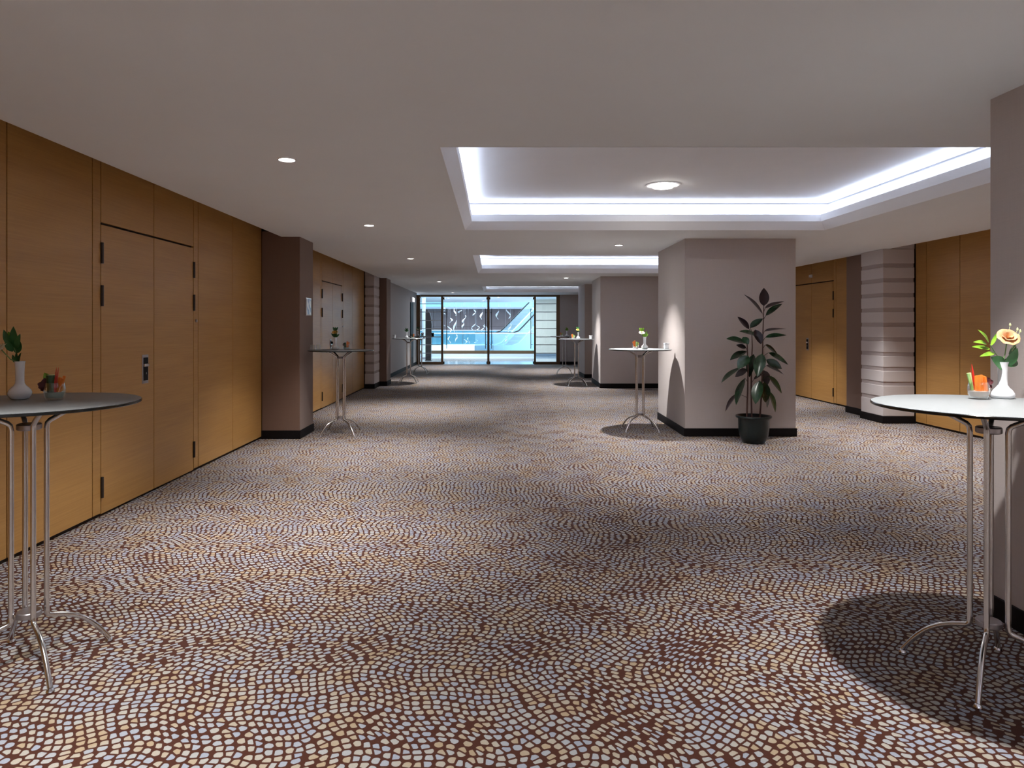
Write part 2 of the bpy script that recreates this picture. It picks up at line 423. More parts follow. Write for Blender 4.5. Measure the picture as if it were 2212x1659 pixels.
def hinge(parent, y, z, side=-1, h=.155):
    s = -side
    return MB().tube([(0,0,-h/2), (0,0,h/2)], .011, 10).build('hinge', M['hinge'], parent, smooth=True, loc=(s*.008, y, z))
def double_door(name, side, y0, ym, y1, top, handle_leaf, zc=(1.957, 1.64, .22), keyhole=None):
    x = XL if side < 0 else XR
    d = struct(name, (x, y0, 0))
    s = -side
    for i, (a, b) in enumerate(((y0, ym), (ym, y1))):
        xs = (-.024, 0) if side < 0 else (0, .024)
        leaf = MB().box(xs[0], xs[1], 0, b-a-2*G, 0, top-.022).build('door_leaf', M['wood'], d, bevel=.0025, loc=(0, a-y0+G, .022))
        hy = 0 if i == 0 else b-a-2*G
        for z in zc: hinge(leaf, hy, z-.022, side)
        if i == handle_leaf:
            hyc = (b-a-.155) if i == 0 else .155
            hp = MB()
            hp.box(0, s*.004, hyc-.05, hyc+.05, .915, 1.155)
            h = hp.build('handle_plate', M['plate'], leaf, bevel=.002)
            MB().box(s*.004, s*.0055, hyc-.033, hyc+.042, .94, 1.13).build('recess', M['blackpl'], h)
            MB().box(s*.006, s*.02, hyc-.035, hyc+.035, 1.055, 1.08).build('turn_bar', M['chrome'], h, bevel=.003)
            MB().tube([(s*.005, hyc, 1.0), (s*.012, hyc, 1.0)], .009, 12).build('key_cylinder', M['chrome'], h, smooth=True)
    if keyhole:
        MB().tube([(0, 0, 0), (s*.012, 0, 0)], .014, 14).build('lock_cylinder', M['plate'], d, smooth=True, loc=(0, keyhole[0]-y0, keyhole[1]))
    return d
double_door('door_1', -1, 5.055, 5.845, 6.615, 2.168, 0, keyhole=(6.665, 1.465))
double_door('door_2', -1, 11.54, 12.31, 13.09, 2.168, 0, keyhole=(13.14, 1.40))
double_door('door_3', 1, 12.26, 13.12, 13.98, 2.215, 1)

# ------------------------------------------------------------------ pillars and piers
def pillar(name, label, poly, m='taupe', base=True, group=None):
    cx = sum(p[0] for p in poly)/len(poly); cyy = sum(p[1] for p in poly)/len(poly)
    t = thing(name, (cx, cyy, 0), label, 'pillar', group)
    loc = [(p[0]-cx, p[1]-cyy) for p in poly]
    MB().prism(loc, 2, 0, 2.60).build('shaft', M[m], t, bevel=.006)
    k = lambda v: v + (.012 if v > 0 else -.012)
    MB().prism([(k(p[0]), k(p[1])) for p in loc], 2, 0.001, .105).build('skirting_board', M['skirting'], t, bevel=.002)
    return t
R = lambda x0, x1, y0, y1: [(x0, y0), (x1, y0), (x1, y1), (x0, y1)]
pillar('square_pillar', 'broad taupe fabric pillar directly behind the tall potted rubber plant', [(2.44, 8.73), (3.86, 8.73), (3.86, 10.35), (2.49, 10.35)])
pillar('square_pillar', 'taupe fabric pillar cut off by the right edge, behind the near table', R(2.44, 3.86, 1.95, 3.36))
pillar('square_pillar', 'taupe fabric pillar seen past the left side of the plant\'s pillar', [(2.41, 15.46), (3.86, 15.46), (3.86, 17.2), (2.47, 17.2)])
pillar('square_pillar', 'farthest slim taupe pillar with one dark shaded face near the glass doors', R(2.445, 3.86, 18.4, 19.8))
pillar('wall_pilaster', 'brown fabric pilaster on the left wall carrying a white notice', R(XL+.001, -2.43, 8.55, 9.17), 'brown')
pillar('wall_pilaster', 'narrow brown pilaster just beyond the striped pier on the left', R(XL+.001, -2.52, 16.03, 16.65), 'brown')
pillar('wall_pilaster', 'brown pilaster between the striped pier and the door on the right', R(5.78, XR-.001, 10.5, 11.2), 'brown')

def striped_pier(label, x0, x1, y0, y1):
    cx, cyy = (x0+x1)/2, (y0+y1)/2
    t = thing('striped_pier', (cx, cyy, 0), label, 'pier')
    hx, hy = (x1-x0)/2, (y1-y0)/2
    MB().box(-hx+.008, hx-.008, -hy+.008, hy-.008, 0, CEIL-.002).build('core', M['stripe_dark'], t)
    zs = [2.29 - .2145*k for k in range(10)]
    edges = [CEIL-.002] + zs
    for k in range(len(edges)):
        top = edges[k] - (0 if k == 0 else .028)
        bot = (zs[k] + .028) if k < len(zs) else .105
        MB().box(-hx, hx, -hy, hy, bot, top).build('fabric_band', M['stripe_light'], t, bevel=.006)
    MB().box(-hx-.012, hx+.012, -hy-.012, hy+.012, .001, .105).build('skirting_board', M['skirting'], t, bevel=.002)
MB().box(PEDGE_R+.003, XR-.014, 9.88, 10.47, CEIL, 2.85).build('pier_head', M['stripe_light'], wr)
MB().box(XL+.014, -2.687, 15.313, 16.0, CEIL, 2.85).build('pier_head', M['stripe_light'], wl)
striped_pier('pale banded fabric pier on the right wall, left of the wood panels', 5.63, XR-.014, 9.88, 10.474)
striped_pier('pale banded fabric pier on the left wall past the double doors', XL+.014, -2.685, 15.313, 16.004)

# ------------------------------------------------------------------ end screen: glass doors and side panes
trim = struct('trim_1', (0, END, 0))
mb = MB(); mb.box(-2.82, 2.40, -.04, .04, 2.462, CEIL-.001); mb.build('header_rail', M['bronze'], trim, bevel=.004)
for x0, x1 in ((-2.815, -2.69), (-1.925, -1.847), (-.243, -.162), (1.462, 1.53), (2.274, 2.40)):
    MB().box(x0, x1, -.04, .04, 0.001, 2.462).build('post', M['bronze'], trim, bevel=.004)
STRIPES = [2.21, 1.91, 1.605, 1.30, 1.0, .715, .41]
film = plain('grey_film', (0.55, 0.57, 0.6), 0.5)
for name, x0, x1 in (('window_1', -2.69, -1.925), ('window_2', 1.53, 2.274)):
    w = struct(name, (0, END, 0))
    MB().box(x0, x1, -.03, .03, .001, .10).build('bottom_rail', M['bronze'], w, bevel=.004)
    MB().box(x0, x1, -.006, .006, .10, 2.462).build('glass_pane', M['pane'], w)
    for z in STRIPES:
        MB().box(x0+.004, x1-.004, -.012, -.0065, z-.013, z+.013).build('film_stripe', film, w)
def glass_door(name, xa, xb):
    d = struct(name, (0, END, 0))
    for x, s in ((xa+.015, 1), (xb-.015, -1)):
        lf = MB().box(x-.006, x+.006, .05, .82, .012, 2.45).build('glass_leaf', M['pane'], d)
        for z0, z1 in ((.012, .10), (2.37, 2.45)):
            MB().box(x-.016, x+.016, .045, .20, z0, z1).build('patch_fitting', M['blackpl'], lf, bevel=.003)
        hx = x + s*.06
        MB().tube([(hx, .72, .55), (hx, .72, 2.05)], .014, 10).build('pull_bar', M['hinge'], lf, smooth=True)
        for z in (.7, 1.9):
            MB().tube([(x, .72, z), (hx, .72, z)], .008, 8).build('bar_stud', M['hinge'], lf, smooth=True)
glass_door('door_4', -1.847, -.243); glass_door('door_5', -.162, 1.462)

# dark door and lit box on the far left wall
d6 = struct('door_6', (-2.82, 22.95, 0))
MB().box(0, .02, 0, .82, 0.001, 2.20).build('door_leaf', M['blackpl'], d6, bevel=.003)
t = thing('lit_sign_box', (-2.82, 23.36, 2.22), 'small white lit box above the dark door on the left', 'sign')
MB().box(0, .07, -.30, .30, 0, .16).build('housing', M['white'], t, bevel=.006)
MB().box(.07, .075, -.28, .28, .015, .145).build('lit_face', emit('lit_sign', (0.85, 0.9, 1), 1.2), t)

# ------------------------------------------------------------------ downlights
def downlight(label, x, y, z=CEIL, r=.048, watts=SPOT_W, big=False, cone=92, blend=1.0, group='ceiling downlights', lamp=True):
    t = thing('downlight', (x, y, z), label, 'ceiling light', group)
    prof = [(r, .0), (r, -.006), (r*1.12, -.010), (r*1.30, -.006), (r*1.34, 0)]
    MB().lathe(prof, 28).build('trim_ring', M['white'], t, smooth=True)
    if big:
        MB().lathe([(0, -.030), (r*.72, -.030), (r*.76, -.026), (r*.76, 0)], 28).build('lens', M['lens'], t, smooth=True)
    else:
        MB().lathe([(0, -.007), (r*.7, -.0065), (r*1.01, -.002)], 28).build('lens', M['lens'], t, smooth=True)
    if lamp: spot(x, y, z-.045, watts, cone, blend, t)
    return t
def spot(x, y, z, watts, cone=92, blend=1.0, parent=None, col=(1.0, 0.97, 0.94), rad=.035):
    l = bpy.data.lights.new('downlight_lamp', 'SPOT'); l.energy = watts; l.color = col
    l.spot_size = math.radians(cone); l.spot_blend = blend; l.shadow_soft_size = rad
    o = bpy.data.objects.new('downlight_lamp', l); C.objects.link(o)
    if parent is not None: o.parent = parent; o.location = (x-parent.location.x, y-parent.location.y, z-parent.location.z)
    else: o.location = (x, y, z)
    return o
for y, lab in ((4.55, 'small round downlight nearest the camera in the left ceiling row'),
               (7.54, 'second small round downlight in the left ceiling row'),
               (11.29, 'third small round downlight in the left ceiling row'),
               (17.2, 'fourth small round downlight in the left ceiling row'),
               (23.0, 'last small round downlight, above the left glass door')):
    downlight(lab, -1.38, y)
downlight('small round downlight between the first two lit coffers', 1.72, 9.41)
downlight('small round downlight between the second and third lit coffers', 1.68, 15.9)
downlight('large round downlight inside the nearest lit ceiling coffer', 1.73, 6.99, 2.86, .135, TRAY_W, True)
downlight('large round downlight inside the second lit coffer, hidden by its lip', 1.73, 12.6, 2.86, .135, TRAY_W, True)
# same rows without fittings; lamps behind camera and some in aisle added as fill
for x, y in ((1.75, 2.6), (-1.38, 1.6), (-1.38, -1.4), (-1.38, -4.4), (1.75, -0.4), (1.75, -3.6), (4.8, -2.5), (0.2, -2.0), (0.2, -5.0), (3.3, -4.6), (4.8, 4.3), (4.85, 7.0), (4.75, 9.2), (4.8, 12.6), (4.8, 18.0), (1.7, 21.1), (4.8, 0.5)):
    spot(x, y, CEIL-.045, SPOT_W*(.70 if (x, y) == (1.75, 2.6) else 1))

# ------------------------------------------------------------------ lobby beyond the glass
lob_floor = plain('polished_lobby_floor', (0.55, 0.62, 0.68), 0.08, noise=0.05, nscale=2)
lob_white = plain('lobby_white', (0.75, 0.82, 0.88), 0.6, noise=0.02)
lob_blue = plain('lobby_blue_fascia', (0.22, 0.42, 0.60), 0.4, noise=0.05)
lob_brown = plain('lobby_brown_panel', (0.16, 0.12, 0.12), 0.5, noise=0.15, nscale=2)
lob_teal = glass('teal_balustrade_glass', (0.16, 0.42, 0.55), 0.06, 0.02, 0.5, milk=0.45)
lf = MB().box(-9, 9, END+.05, 31.7, -.25, 0).build('floor_lobby', lob_floor); lf['kind'] = 'structure'
lf2 = MB().box(-14, 14, 44, 51, -.25, 0).build('floor_lobby_far', lob_floor); lf2['kind'] = 'structure'
lf3 = MB().box(.6, 9, 31.75, 44, -.25, -.01).build('floor_lobby_side', lob_floor); lf3['kind'] = 'structure'
lc = MB().box(-9, 9, END+.05, 35.5, 2.62, 2.75).build('ceiling_lobby', lob_white); lc['kind'] = 'structure'
lc2 = MB().box(-14, 14, 44, 51, 2.64, 2.70).build('ceiling_lobby_far', lob_white); lc2['kind'] = 'structure'
MB().box(-14, 14, 43.9, 44, 2.62, 3.05).build('fascia', lob_blue, lc2)
wf = MB().box(-14, 14, 51.05, 51.3, -4, 2.64).build('wall_lobby_far', M['groove']); wf['kind'] = 'structure'
for i in range(14):
    MB().box(0, 1.98, -.05, 0, 0, 1.28).build('wall_panel', lob_brown, wf, loc=(-12.5 + i*2.0, 51.05, .03))
    MB().box(0, 1.98, -.05, 0, 0, 1.28).build('wall_panel', lob_brown, wf, loc=(-12.5 + i*2.0, 51.05, 1.33))
MB().box(4.55, 5.0, -.1, 0, 0, 2.64).build('pale_post', lob_white, wf, loc=(0, 51.0, 0))
for nm, x in (('wall_lobby_left', -9.2), ('wall_lobby_right', 9)):
    w = MB().box(x, x+.2, END+.1, 51, -4, 5).build(nm, lob_white); w['kind'] = 'structure'
wls = MB().box(1.94, 9, 31.5, 31.68, 0.001, 2.62).build('wall_lobby_white', plain('cream_panel', (0.80, 0.72, 0.62), 0.5)); wls['kind'] = 'structure'
MB().box(1.94, 9, 31.485, 31.5, .001, .12).build('baseboard', plain('blue_grey_skirting', (0.2, 0.26, 0.34), 0.4), wls)
t = thing('glass_balustrade', (0, 31.62, 0), 'glass balustrade with bright steel handrail across the lobby behind the doors', 'balustrade')
MB().box(-8.5, 1.93, -.05, .05, .001, .11).build('kerb', lob_white, t)
MB().box(-8.5, 1.93, -.055, .055, .11, .26).build('base_channel', M['bronze'], t, bevel=.004)
for i in range(7): MB().box(-8.48+i*1.487, -8.48+i*1.487+1.475, -.008, .008, .26, 1.02).build('glass_panel', M['pane'], t)
MB().tube([(-8.5, 0, 1.05), (1.93, 0, 1.05)], .028, 12).build('handrail', M['chrome'], t, smooth=True)
t = thing('glass_balustrade', (0, 44, 0), 'teal glass balustrade on the far side of the lobby void', 'balustrade')
for i in range(14): MB().box(-14+i*2.0, -14+i*2.0+1.98, -.01, .01, .02, 1.08).build('glass_panel', lob_teal, t)
MB().tube([(-14, 0, 1.1), (14, 0, 1.1)], .03, 10).build('handrail', M['chrome'], t, smooth=True)
MB().box(-14, 14, -.12, -.02, -.28, .2).build('lit_edge', emit('cyan_edge_light', (0.45, 0.85, 1.0), 0.28), t)

# escalator rising away to the right
ex, ey = 0.42, 36.4; ux, uy = .577, .816
ang = math.atan2(uy, ux)
t = thing('escalator', (ex, ey, 0), 'pale blue escalator rising to the right behind the right glass doors', 'escalator', rz=ang)
esc_m = plain('escalator_side', (0.45, 0.70, 0.86), 0.35, noise=0.03, nscale=2)
prof_t = [(-1.6, .38), (.2, .38), (.75, .48), (1.2, .72), (6.2, 3.6)]
prof_b = [(6.2, 2.35), (1.7, -.24), (-1.6, -.24)]
for y in (-.62, .52): MB().prism(prof_t + prof_b, 1, y, y+.10).build('side_panel', esc_m, t)
MB().prism([(p[0], p[1]-.30) for p in prof_t] + prof_b, 1, -.52, .52).build('truss', M['groove'], t)
for i in range(12):
    xx = 1.0 + i*.40; MB().box(xx, xx+.40, -.5, .5, .18+i*.231, .36+i*.231).build('step', M['plate'], t)
esc_glass = glass('escalator_glass', (0.75, 0.9, 0.97), 0.06, 0.02, 0.4, milk=0.2)
for y in (-.57, .57):
    up = [(p[0], p[1]+.62) for p in prof_t]
    MB().prism(prof_t + up[::-1], 1, y-.006, y+.006).build('glass_side', esc_glass, t)
    MB().tube([(p[0], y, p[1]+.65) for p in prof_t], .035, 8).build('handrail', M['blackpl'], t, smooth=True)

ORD = ['first', 'second', 'third', 'fourth', 'fifth', 'sixth', 'seventh', 'eighth', 'ninth', 'tenth', 'eleventh', 'twelfth', 'thirteenth', 'fourteenth', 'fifteenth', 'sixteenth']
# hanging crystal ribbons in the void
rng = random.Random(5)
crystal = plain('crystal_ribbon', (0.93, 0.96, 1.0), 0.12, noise=0.02, coat=1.0)
rib = [(983,667,682),(994,670,676),(1024,669,682),(1003,681,697),(974,687,697),(983,692,718),(971,704,717),(1000,698,709),(1023,698,713),(1031,703,715),
       (971,727,742),(985.5,723,739),(1012,729,742),(1028,733,741),(1098,668,688),(1101,699,717),(1093,725,739),(1043,703,716),(1049,700,714),(1005,733,743),(1040,675,690),(1075,672,690)]
zone = lambda r: ('left' if r[0] < 1055 else 'right', 'above' if r[2] <= 720 else 'below')
rib.sort(key=lambda r: (zone(r), r[0], r[1])); seen = {}
for i, (px, y0, y1) in enumerate(rib):
    zn = zone((px, y0, y1)); seen[zn] = seen.get(zn, -1) + 1
    Y = 36.5 + rng.uniform(-1.6, 3.0)
    if px > 1060: Y = 34.0 + rng.uniform(-.6, .6)
    a, b = P(px, y0, Y), P(px, y1, Y)
    L = a.z - b.z; ph = rng.uniform(0, 6.28); tw = rng.uniform(2.5, 5) ; am = rng.uniform(.05, .10)
    t = thing('crystal_ribbon', a, '%s crystal ribbon from the left, %s the handrail, seen through the %s glass doors' % (ORD[seen[zn]], zn[1], zn[0]), 'chandelier', 'crystal ribbons hanging in the lobby')
    def fn(u, v):
        th = ph + tw*v; w = .052*math.sin(math.pi*min(max(v, .04), .96))**.5
        return (am*math.sin(ph+v*4.5) + (u-.5)*2*w*math.cos(th), (u-.5)*2*w*math.sin(th), -L*v)
    o = MB().grid(fn, 3, 12).build('ribbon', crystal, t, smooth=True)
    so = o.modifiers.new('thick', 'SOLIDIFY'); so.thickness = .012
    MB().tube([(am*math.sin(ph), 0, 0), (0, 0, 3.6 - a.z)], .004, 5).build('wire', M['chrome'], t)

# dark upright and pale column behind the left pane
t = thing('upright_stand', P(926, 779, 27.6), 'tall dark brown upright stand behind the left glass pane', 'stand')
t.location.z = 0
dk = plain('dark_brown_lacquer', (0.035, 0.022, 0.02), 0.4, noise=0.2)
MB().prism([(-.12, 0.02), (.10, .02), (.11, .9), (.125, 1.45), (.10, 1.75), (.06, 1.93), (.0, 1.96), (-.12, 1.96)], 1, -.13, .13).build('body', dk, t, bevel=.01)
MB().box(-.14, .13, -.16, .16, 0.001, .02).build('base_plate', dk, t)
MB().box(-.12, -.03, -.05, .05, 1.96, 2.06).build('top_knob', dk, t, bevel=.01)
t = thing('round_column', ((915.5-PX)/F*29, 29, 0), 'slim pale column standing in the lobby behind the left pane', 'column')
MB().lathe([(.08, .001), (.08, 2.615)], 20).build('shaft', lob_white, t, smooth=True)
MB().lathe([(.0, .001), (.11, .001), (.11, .06), (.08, .07)], 20).build('base', M['plate'], t, smooth=True)

# lobby light: downlights in its ceiling and wide cool area lamps added as fill
for x, y, wh in ((-2.0, 30, 'over the second glass pane from the left'), (-.5, 33, 'left of the middle post, farther back'), (.2, 29, 'just right of the middle post'), (2.6, 33.5, 'at the right, above the escalator'), (-3.5, 27.5, 'over the left striped pane')):
    downlight('small lobby downlight ' + wh, x, y, 2.62, .06, 60, group='lobby downlights')
def area(name, loc, sx, sy, w, col, rot=(0,0,0)):
    l = bpy.data.lights.new(name, 'AREA'); l.shape = 'RECTANGLE'; l.size = sx; l.size_y = sy; l.energy = w; l.color = col
    o = bpy.data.objects.new(name, l); C.objects.link(o); o.location = loc; o.rotation_euler = rot; return o
vr = MB().box(-9, 9, 35.5, 43.9, 3.6, 3.7).build('ceiling_lobby_void', lob_white); vr['kind'] = 'structure'
area('lobby_void_fill', (0, 39.5, 3.55), 14, 7, LOBBY_W*.42, (0.72, 0.89, 1.0))  # added fill under a solid ceiling, no skylight there
area('lobby_ceiling_fill', (0, 28.5, 2.60), 8, 4, LOBBY_W*.05, (0.8, 0.92, 1.0))
area('lobby_far_fill', (0, 47.5, 2.62), 20, 4, LOBBY_W*.11, (0.75, 0.88, 1.0))

# ------------------------------------------------------------------ cocktail tables
TOPZ = 1.10
TR = .42
def make_table():
    root = bpy.data.objects.new('cocktail_table', None); C.objects.link(root); root.empty_display_size = .05
    m = MB(); m.cur = 0
    m.lathe([(0, TOPZ), (TR-.008, TOPZ), (TR-.003, TOPZ-.0015)], 72); m.cur = 1
    m.lathe([(TR-.003, TOPZ-.0015), (TR, TOPZ-.004), (TR, TOPZ-.011), (TR-.003, TOPZ-.014), (0, TOPZ-.014)], 72)
    m.build('tabletop', [M['top'], M['black_edge']], root, smooth=True)
    for k in range(4):
        a = math.pi/2*k
        prof = [(.200, 1.083), (.190, 1.083)]
        prof = [(.215, 1.082), (.17, 1.068), (.115, 1.040), (.075, 1.018), (.066, 1.008), (.063, .99), (.063, .60), (.063, .23), (.064, .205), (.069, .196), (.078, .190)]
        for i in range(1, 11):
            u = i/10
            prof.append((.078 + .227*u + .012*math.sin(math.pi*u), .190 - .175*u + .036*math.sin(math.pi*u)))
        pts = [(r*math.cos(a), r*math.sin(a), z) for r, z in prof]
        leg = MB().tube(pts, .0105, 12).build('leg', M['steel'], root, smooth=True, angle=60)
        fx, fy = prof[-1][0]*math.cos(a), prof[-1][0]*math.sin(a)
        MB().lathe([(0, .001), (.014, .001), (.016, .005), (.013, .012), (.008, .018), (0, .018)], 14, (fx, fy, 0)).build('glide', M['chrome'], leg, smooth=True)
        MB().lathe([(0, 1.078), (.02, 1.078), (.02, 1.0855), (0, 1.0855)], 14, (.208*math.cos(a), .208*math.sin(a), 0)).build('pad', M['plate'], leg, smooth=True)
    for z in (.205, .985):
        MB().lathe([(0, z), (.042, z), (.046, z+.004), (.046, z+.022), (.042, z+.026), (0, z+.026)], 24).build('hub', M['plate'], root, smooth=True)
    return root
TABLES = [  # x, y, rotation, label, short name
    (-1.94, 2.85, 47, 'high cocktail table in the left foreground, cut by the left edge', 'left foreground table'),
    (2.00, 2.76, 48, 'high cocktail table in the right foreground, cut by the right edge', 'right foreground table'),
    (-2.00, 8.92, 45, 'high cocktail table standing beside the brown pilaster with the notice', 'table beside the notice'),
    (1.98, 9.26, 42, 'high cocktail table beside the left face of the plant\'s pillar', 'table beside the plant\'s pillar'),
    (1.96, 16.2, 45, 'nearer of two overlapping high tables at the far right', 'nearer far right table'),
    (2.07, 20.1, 40, 'farthest high table on the right, partly behind another table', 'farthest right table'),
    (-2.11, 16.9, 45, 'nearer of two high tables at the far left, by the taupe wall', 'nearer far left table'),
    (-2.17, 20.1, 45, 'farthest high table on the left, in front of the striped pane', 'farthest left table'),
]
proto = make_table()
for i, (x, y, r, lab, sh) in enumerate(TABLES):
    o = proto if i == 0 else copy_tree(proto)
    o.location = (x, y, 0); o.rotation_euler = (0, 0, math.radians(r)); tag(o, lab, 'table', 'cocktail tables along the hall')

# ------------------------------------------------------------------ table dressings
Mv = dict(
    carrot=plain('carrot', (0.85, 0.23, 0.03), 0.45, noise=0.12, nscale=60),
    chili=plain('red_chili', (0.62, 0.03, 0.02), 0.2, noise=0.1),
    cuc=plain('cucumber_skin', (0.02, 0.07, 0.02), 0.3, noise=0.3, nscale=60),
    celery=plain('celery', (0.38, 0.62, 0.20), 0.4, noise=0.15),
    flesh=plain('cucumber_flesh', (0.72, 0.80, 0.45), 0.5),
    lettuce=plain('dark_lettuce', (0.09, 0.015, 0.02), 0.5, noise=0.3, nscale=60),
    frise=plain('yellow_frisee', (0.68, 0.68, 0.14), 0.5, noise=0.2, nscale=60),
    dip_w=plain('pale_green_dip', (0.56, 0.66, 0.60), 0.5),
    dip_p=plain('pale_pink_dip', (0.85, 0.68, 0.60), 0.5),
    green=two_tone_leaf('fresh_green_leaf', (0.10, 0.26, 0.02), (0.26, 0.48, 0.04)),
    dgreen=two_tone_leaf('deep_green_leaf', (0.02, 0.09, 0.025), (0.055, 0.19, 0.06)),
    stem=plain('green_stem', (0.14, 0.26, 0.08), 0.5),
    peach=plain('peach_petal', (0.72, 0.42, 0.22), 0.55, noise=0.12, nscale=30),
    cream=plain('cream_petal', (0.90, 0.82, 0.62), 0.55, noise=0.08, nscale=30),
    yellow=plain('yellow_petal', (0.80, 0.50, 0.10), 0.55, noise=0.12, nscale=30),
    bud=plain('pale_bud', (0.66, 0.72, 0.40), 0.5),
)
def leaf_mesh(m, base, tip, width, n, bend=.1, fold=.18, wave=0.0, nv=8, power=.75):
    """a leaf blade from base to tip, n = direction its face looks"""
    base, tip = Vector(base), Vector(tip); ax = tip - base; L = ax.length; t = ax.normalized()
    n = Vector(n); n = (n - t*n.dot(t)); n = n.normalized() if n.length > 1e-4 else t.orthogonal().normalized()
    s = t.cross(n)
    def fn(u, v):
        w = width*.5*(math.sin(math.pi*(v**power))**.8 if 0 < v < 1 else .02)
        k = (u-.5)*2
        p = base + ax*v + s*(k*w) + n*(bend*L*math.sin(math.pi*v) - fold*w*(1-abs(k)) + (wave*math.sin(v*19+k*3)*abs(k)*w if wave else 0))
        return p
    m.grid(fn, 4, nv); return m
def rel(o, p): return Vector(p) - Vector(o.location)

VASE = [(0, .0), (.026, .0), (.036, .005), (.044, .018), (.0455, .028), (.042, .040), (.033, .051), (.023, .060), (.0175, .070), (.0165, .085), (.017, .12), (.0185, .150), (.0205, .165),
        (.0185, .165), (.0155, .12), (.015, .085), (.0, .07)]
CONE = [(0, .0), (.036, .0), (.043, .004), (.046, .014), (.044, .024), (.036, .037), (.025, .048), (.0185, .060), (.0175, .085), (.018, .12), (.019, .145), (.0225, .160),
        (.0195, .158), (.0155, .12), (.015, .085), (.0, .07)]
TUMB = [(0, 0), (.030, 0), (.034, .004), (.039, .02), (.0415, .04), (.040, .058), (.036, .075), (.0345, .075), (.0385, .058), (.0395, .04), (.037, .022), (.032, .010), (0, .010)]
def vase(x, y, short, prof=VASE):
    o = MB().lathe(prof, 36).build('bud_vase', M['ceramic'], None, smooth=True, loc=(x, y, TOPZ), angle=50)
    return tag(o, 'white ceramic bud vase on the ' + short, 'vase', 'bud vases on the tables')
def tumbler(x, y, short, dip):
    t = thing('glass_tumbler', (x, y, TOPZ), 'small rounded glass tumbler of vegetable sticks on the ' + short, 'glass', 'tumblers on the tables')
    MB().lathe(TUMB, 36).build('glass_bowl', M['tumbler'], t, smooth=True)
    MB().lathe([(0, .0115), (.031, .0115), (.0360, .022), (.0385, .035), (.0, .035)], 32).build('dip', Mv[dip], t, smooth=True)
    return t
def stick(name, a, b, r, m, label, cat, group, taper=1.0, n=6):
    a, b = Vector(a), Vector(b)
    o = MB().tube([b-b, (b-a)*.5, b-a], [r, r*(1+taper)/2, r*taper], n).build(name, Mv[m], None, smooth=(n > 6), loc=a, bevel=0)
    return tag(o, label, cat, group)
def chili(a, b, r, label, group):
    a, b = Vector(a), Vector(b); d = b-a
    o = MB().tube([d*t for t in (0, .3, .6, .85, 1)], [r, r*.95, r*.7, r*.4, r*.08], 10).build('red_chili', Mv['chili'], None, smooth=True, loc=a)
    return tag(o, label, 'chili', group)
def rose(center, r, col, label, stem_to=None, tilt=(0, 0), cat='flower', leaves=(), n_out=7, buds=()):
    """leaves: (base, tip, width, material) world points; each its own part"""
    t = thing('rose_stem', stem_to if stem_to is not None else center, label, cat)
    c = rel(t, center)
    R3 = Matrix.Rotation(tilt[0], 3, 'X') @ Matrix.Rotation(tilt[1], 3, 'Y')
    k = 0
    for layer, (n, rad, h, op) in enumerate(((3, .35, .62, .25), (5, .65, .62, .55), (n_out, 1.0, .5, .95))):
        for i in range(n):
            a = 2*math.pi*(i + .5*layer)/n + layer*.4
            def fn(u, v):
                q = (u-.5)*2; w = (1.35 if layer else 1.6)*math.pi/n
                rho = r*rad*(.22 + .78*v**.7) + r*.10*op*v**4
                th = a + q*w*(1-.15*v)
                z = r*h*(v**.85)*1.15 - r*.28*op*v**3 - r*.12*q*q*v + r*.04*math.sin(q*5+i)*v
                return R3 @ Vector((rho*math.cos(th), rho*math.sin(th), z)) + c
            MB().grid(fn, 4, 4).build('petal', Mv[col], t, smooth=True, angle=180)
    if stem_to is not None:
        s0 = Vector((0, 0, -.05)); mid = (s0 + c)*.5 + Vector((0, 0, .01))
        MB().tube([s0, Vector((0,0,0)), mid, c], .0022, 6).build('stem', Mv['stem'], t, smooth=True)
    for b, e, w, m, nn in leaves:
        mm = MB(); leaf_mesh(mm, rel(t, b), rel(t, e), w, nn, bend=.08); mm.build('leaf', Mv[m], t, smooth=True, angle=180)
    for b in buds:
        mm = MB(); bb = rel(t, b); mm.lathe([(0, -.006), (.004, -.003), (.0045, .002), (.002, .008), (0, .010)], 8, bb)
        mm.tube([bb, bb*.55 + Vector((0, 0, .0))], .0009, 5); mm.build('bud', Mv['bud'], t, smooth=True)
    return t
def sprig(stem_pts, leaves, label, stem_r=.0016):
    t = thing('leaf_sprig', stem_pts[0], label, 'foliage')
    MB().tube([rel(t, p) for p in stem_pts], stem_r, 6).build('stem', Mv['stem'], t, smooth=True)
    for b, e, w, m, nn in leaves:
        mm = MB(); leaf_mesh(mm, rel(t, b), rel(t, e), w, nn, bend=.08); mm.build('leaf', Mv[m], t, smooth=True, angle=180)
    return t
def ruffle(at, r, m, label, dirv, group=None, n=5):
    t = thing('lettuce_leaf', at, label, 'lettuce', group)
    d = Vector(dirv).normalized()
    for i in range(n):
        a = (i/(n-1)-.5)*1.9
        q = Matrix.Rotation(a, 3, Vector((0, -1, .2)).normalized()) @ d
        q.y += .25*math.sin(i*2.1)
        mm = MB(); leaf_mesh(mm, (0, 0, 0), q*r, r*.75, (0.2*math.sin(i), -1, .3), bend=.1, wave=.5, power=1.25); mm.build('frill', Mv[m], t, smooth=True, angle=180)
    return t

def V(px, py, Y): return P(px, py, Y)
UPN = (0, -.85, .5); FR = (0.1, -1, .25)
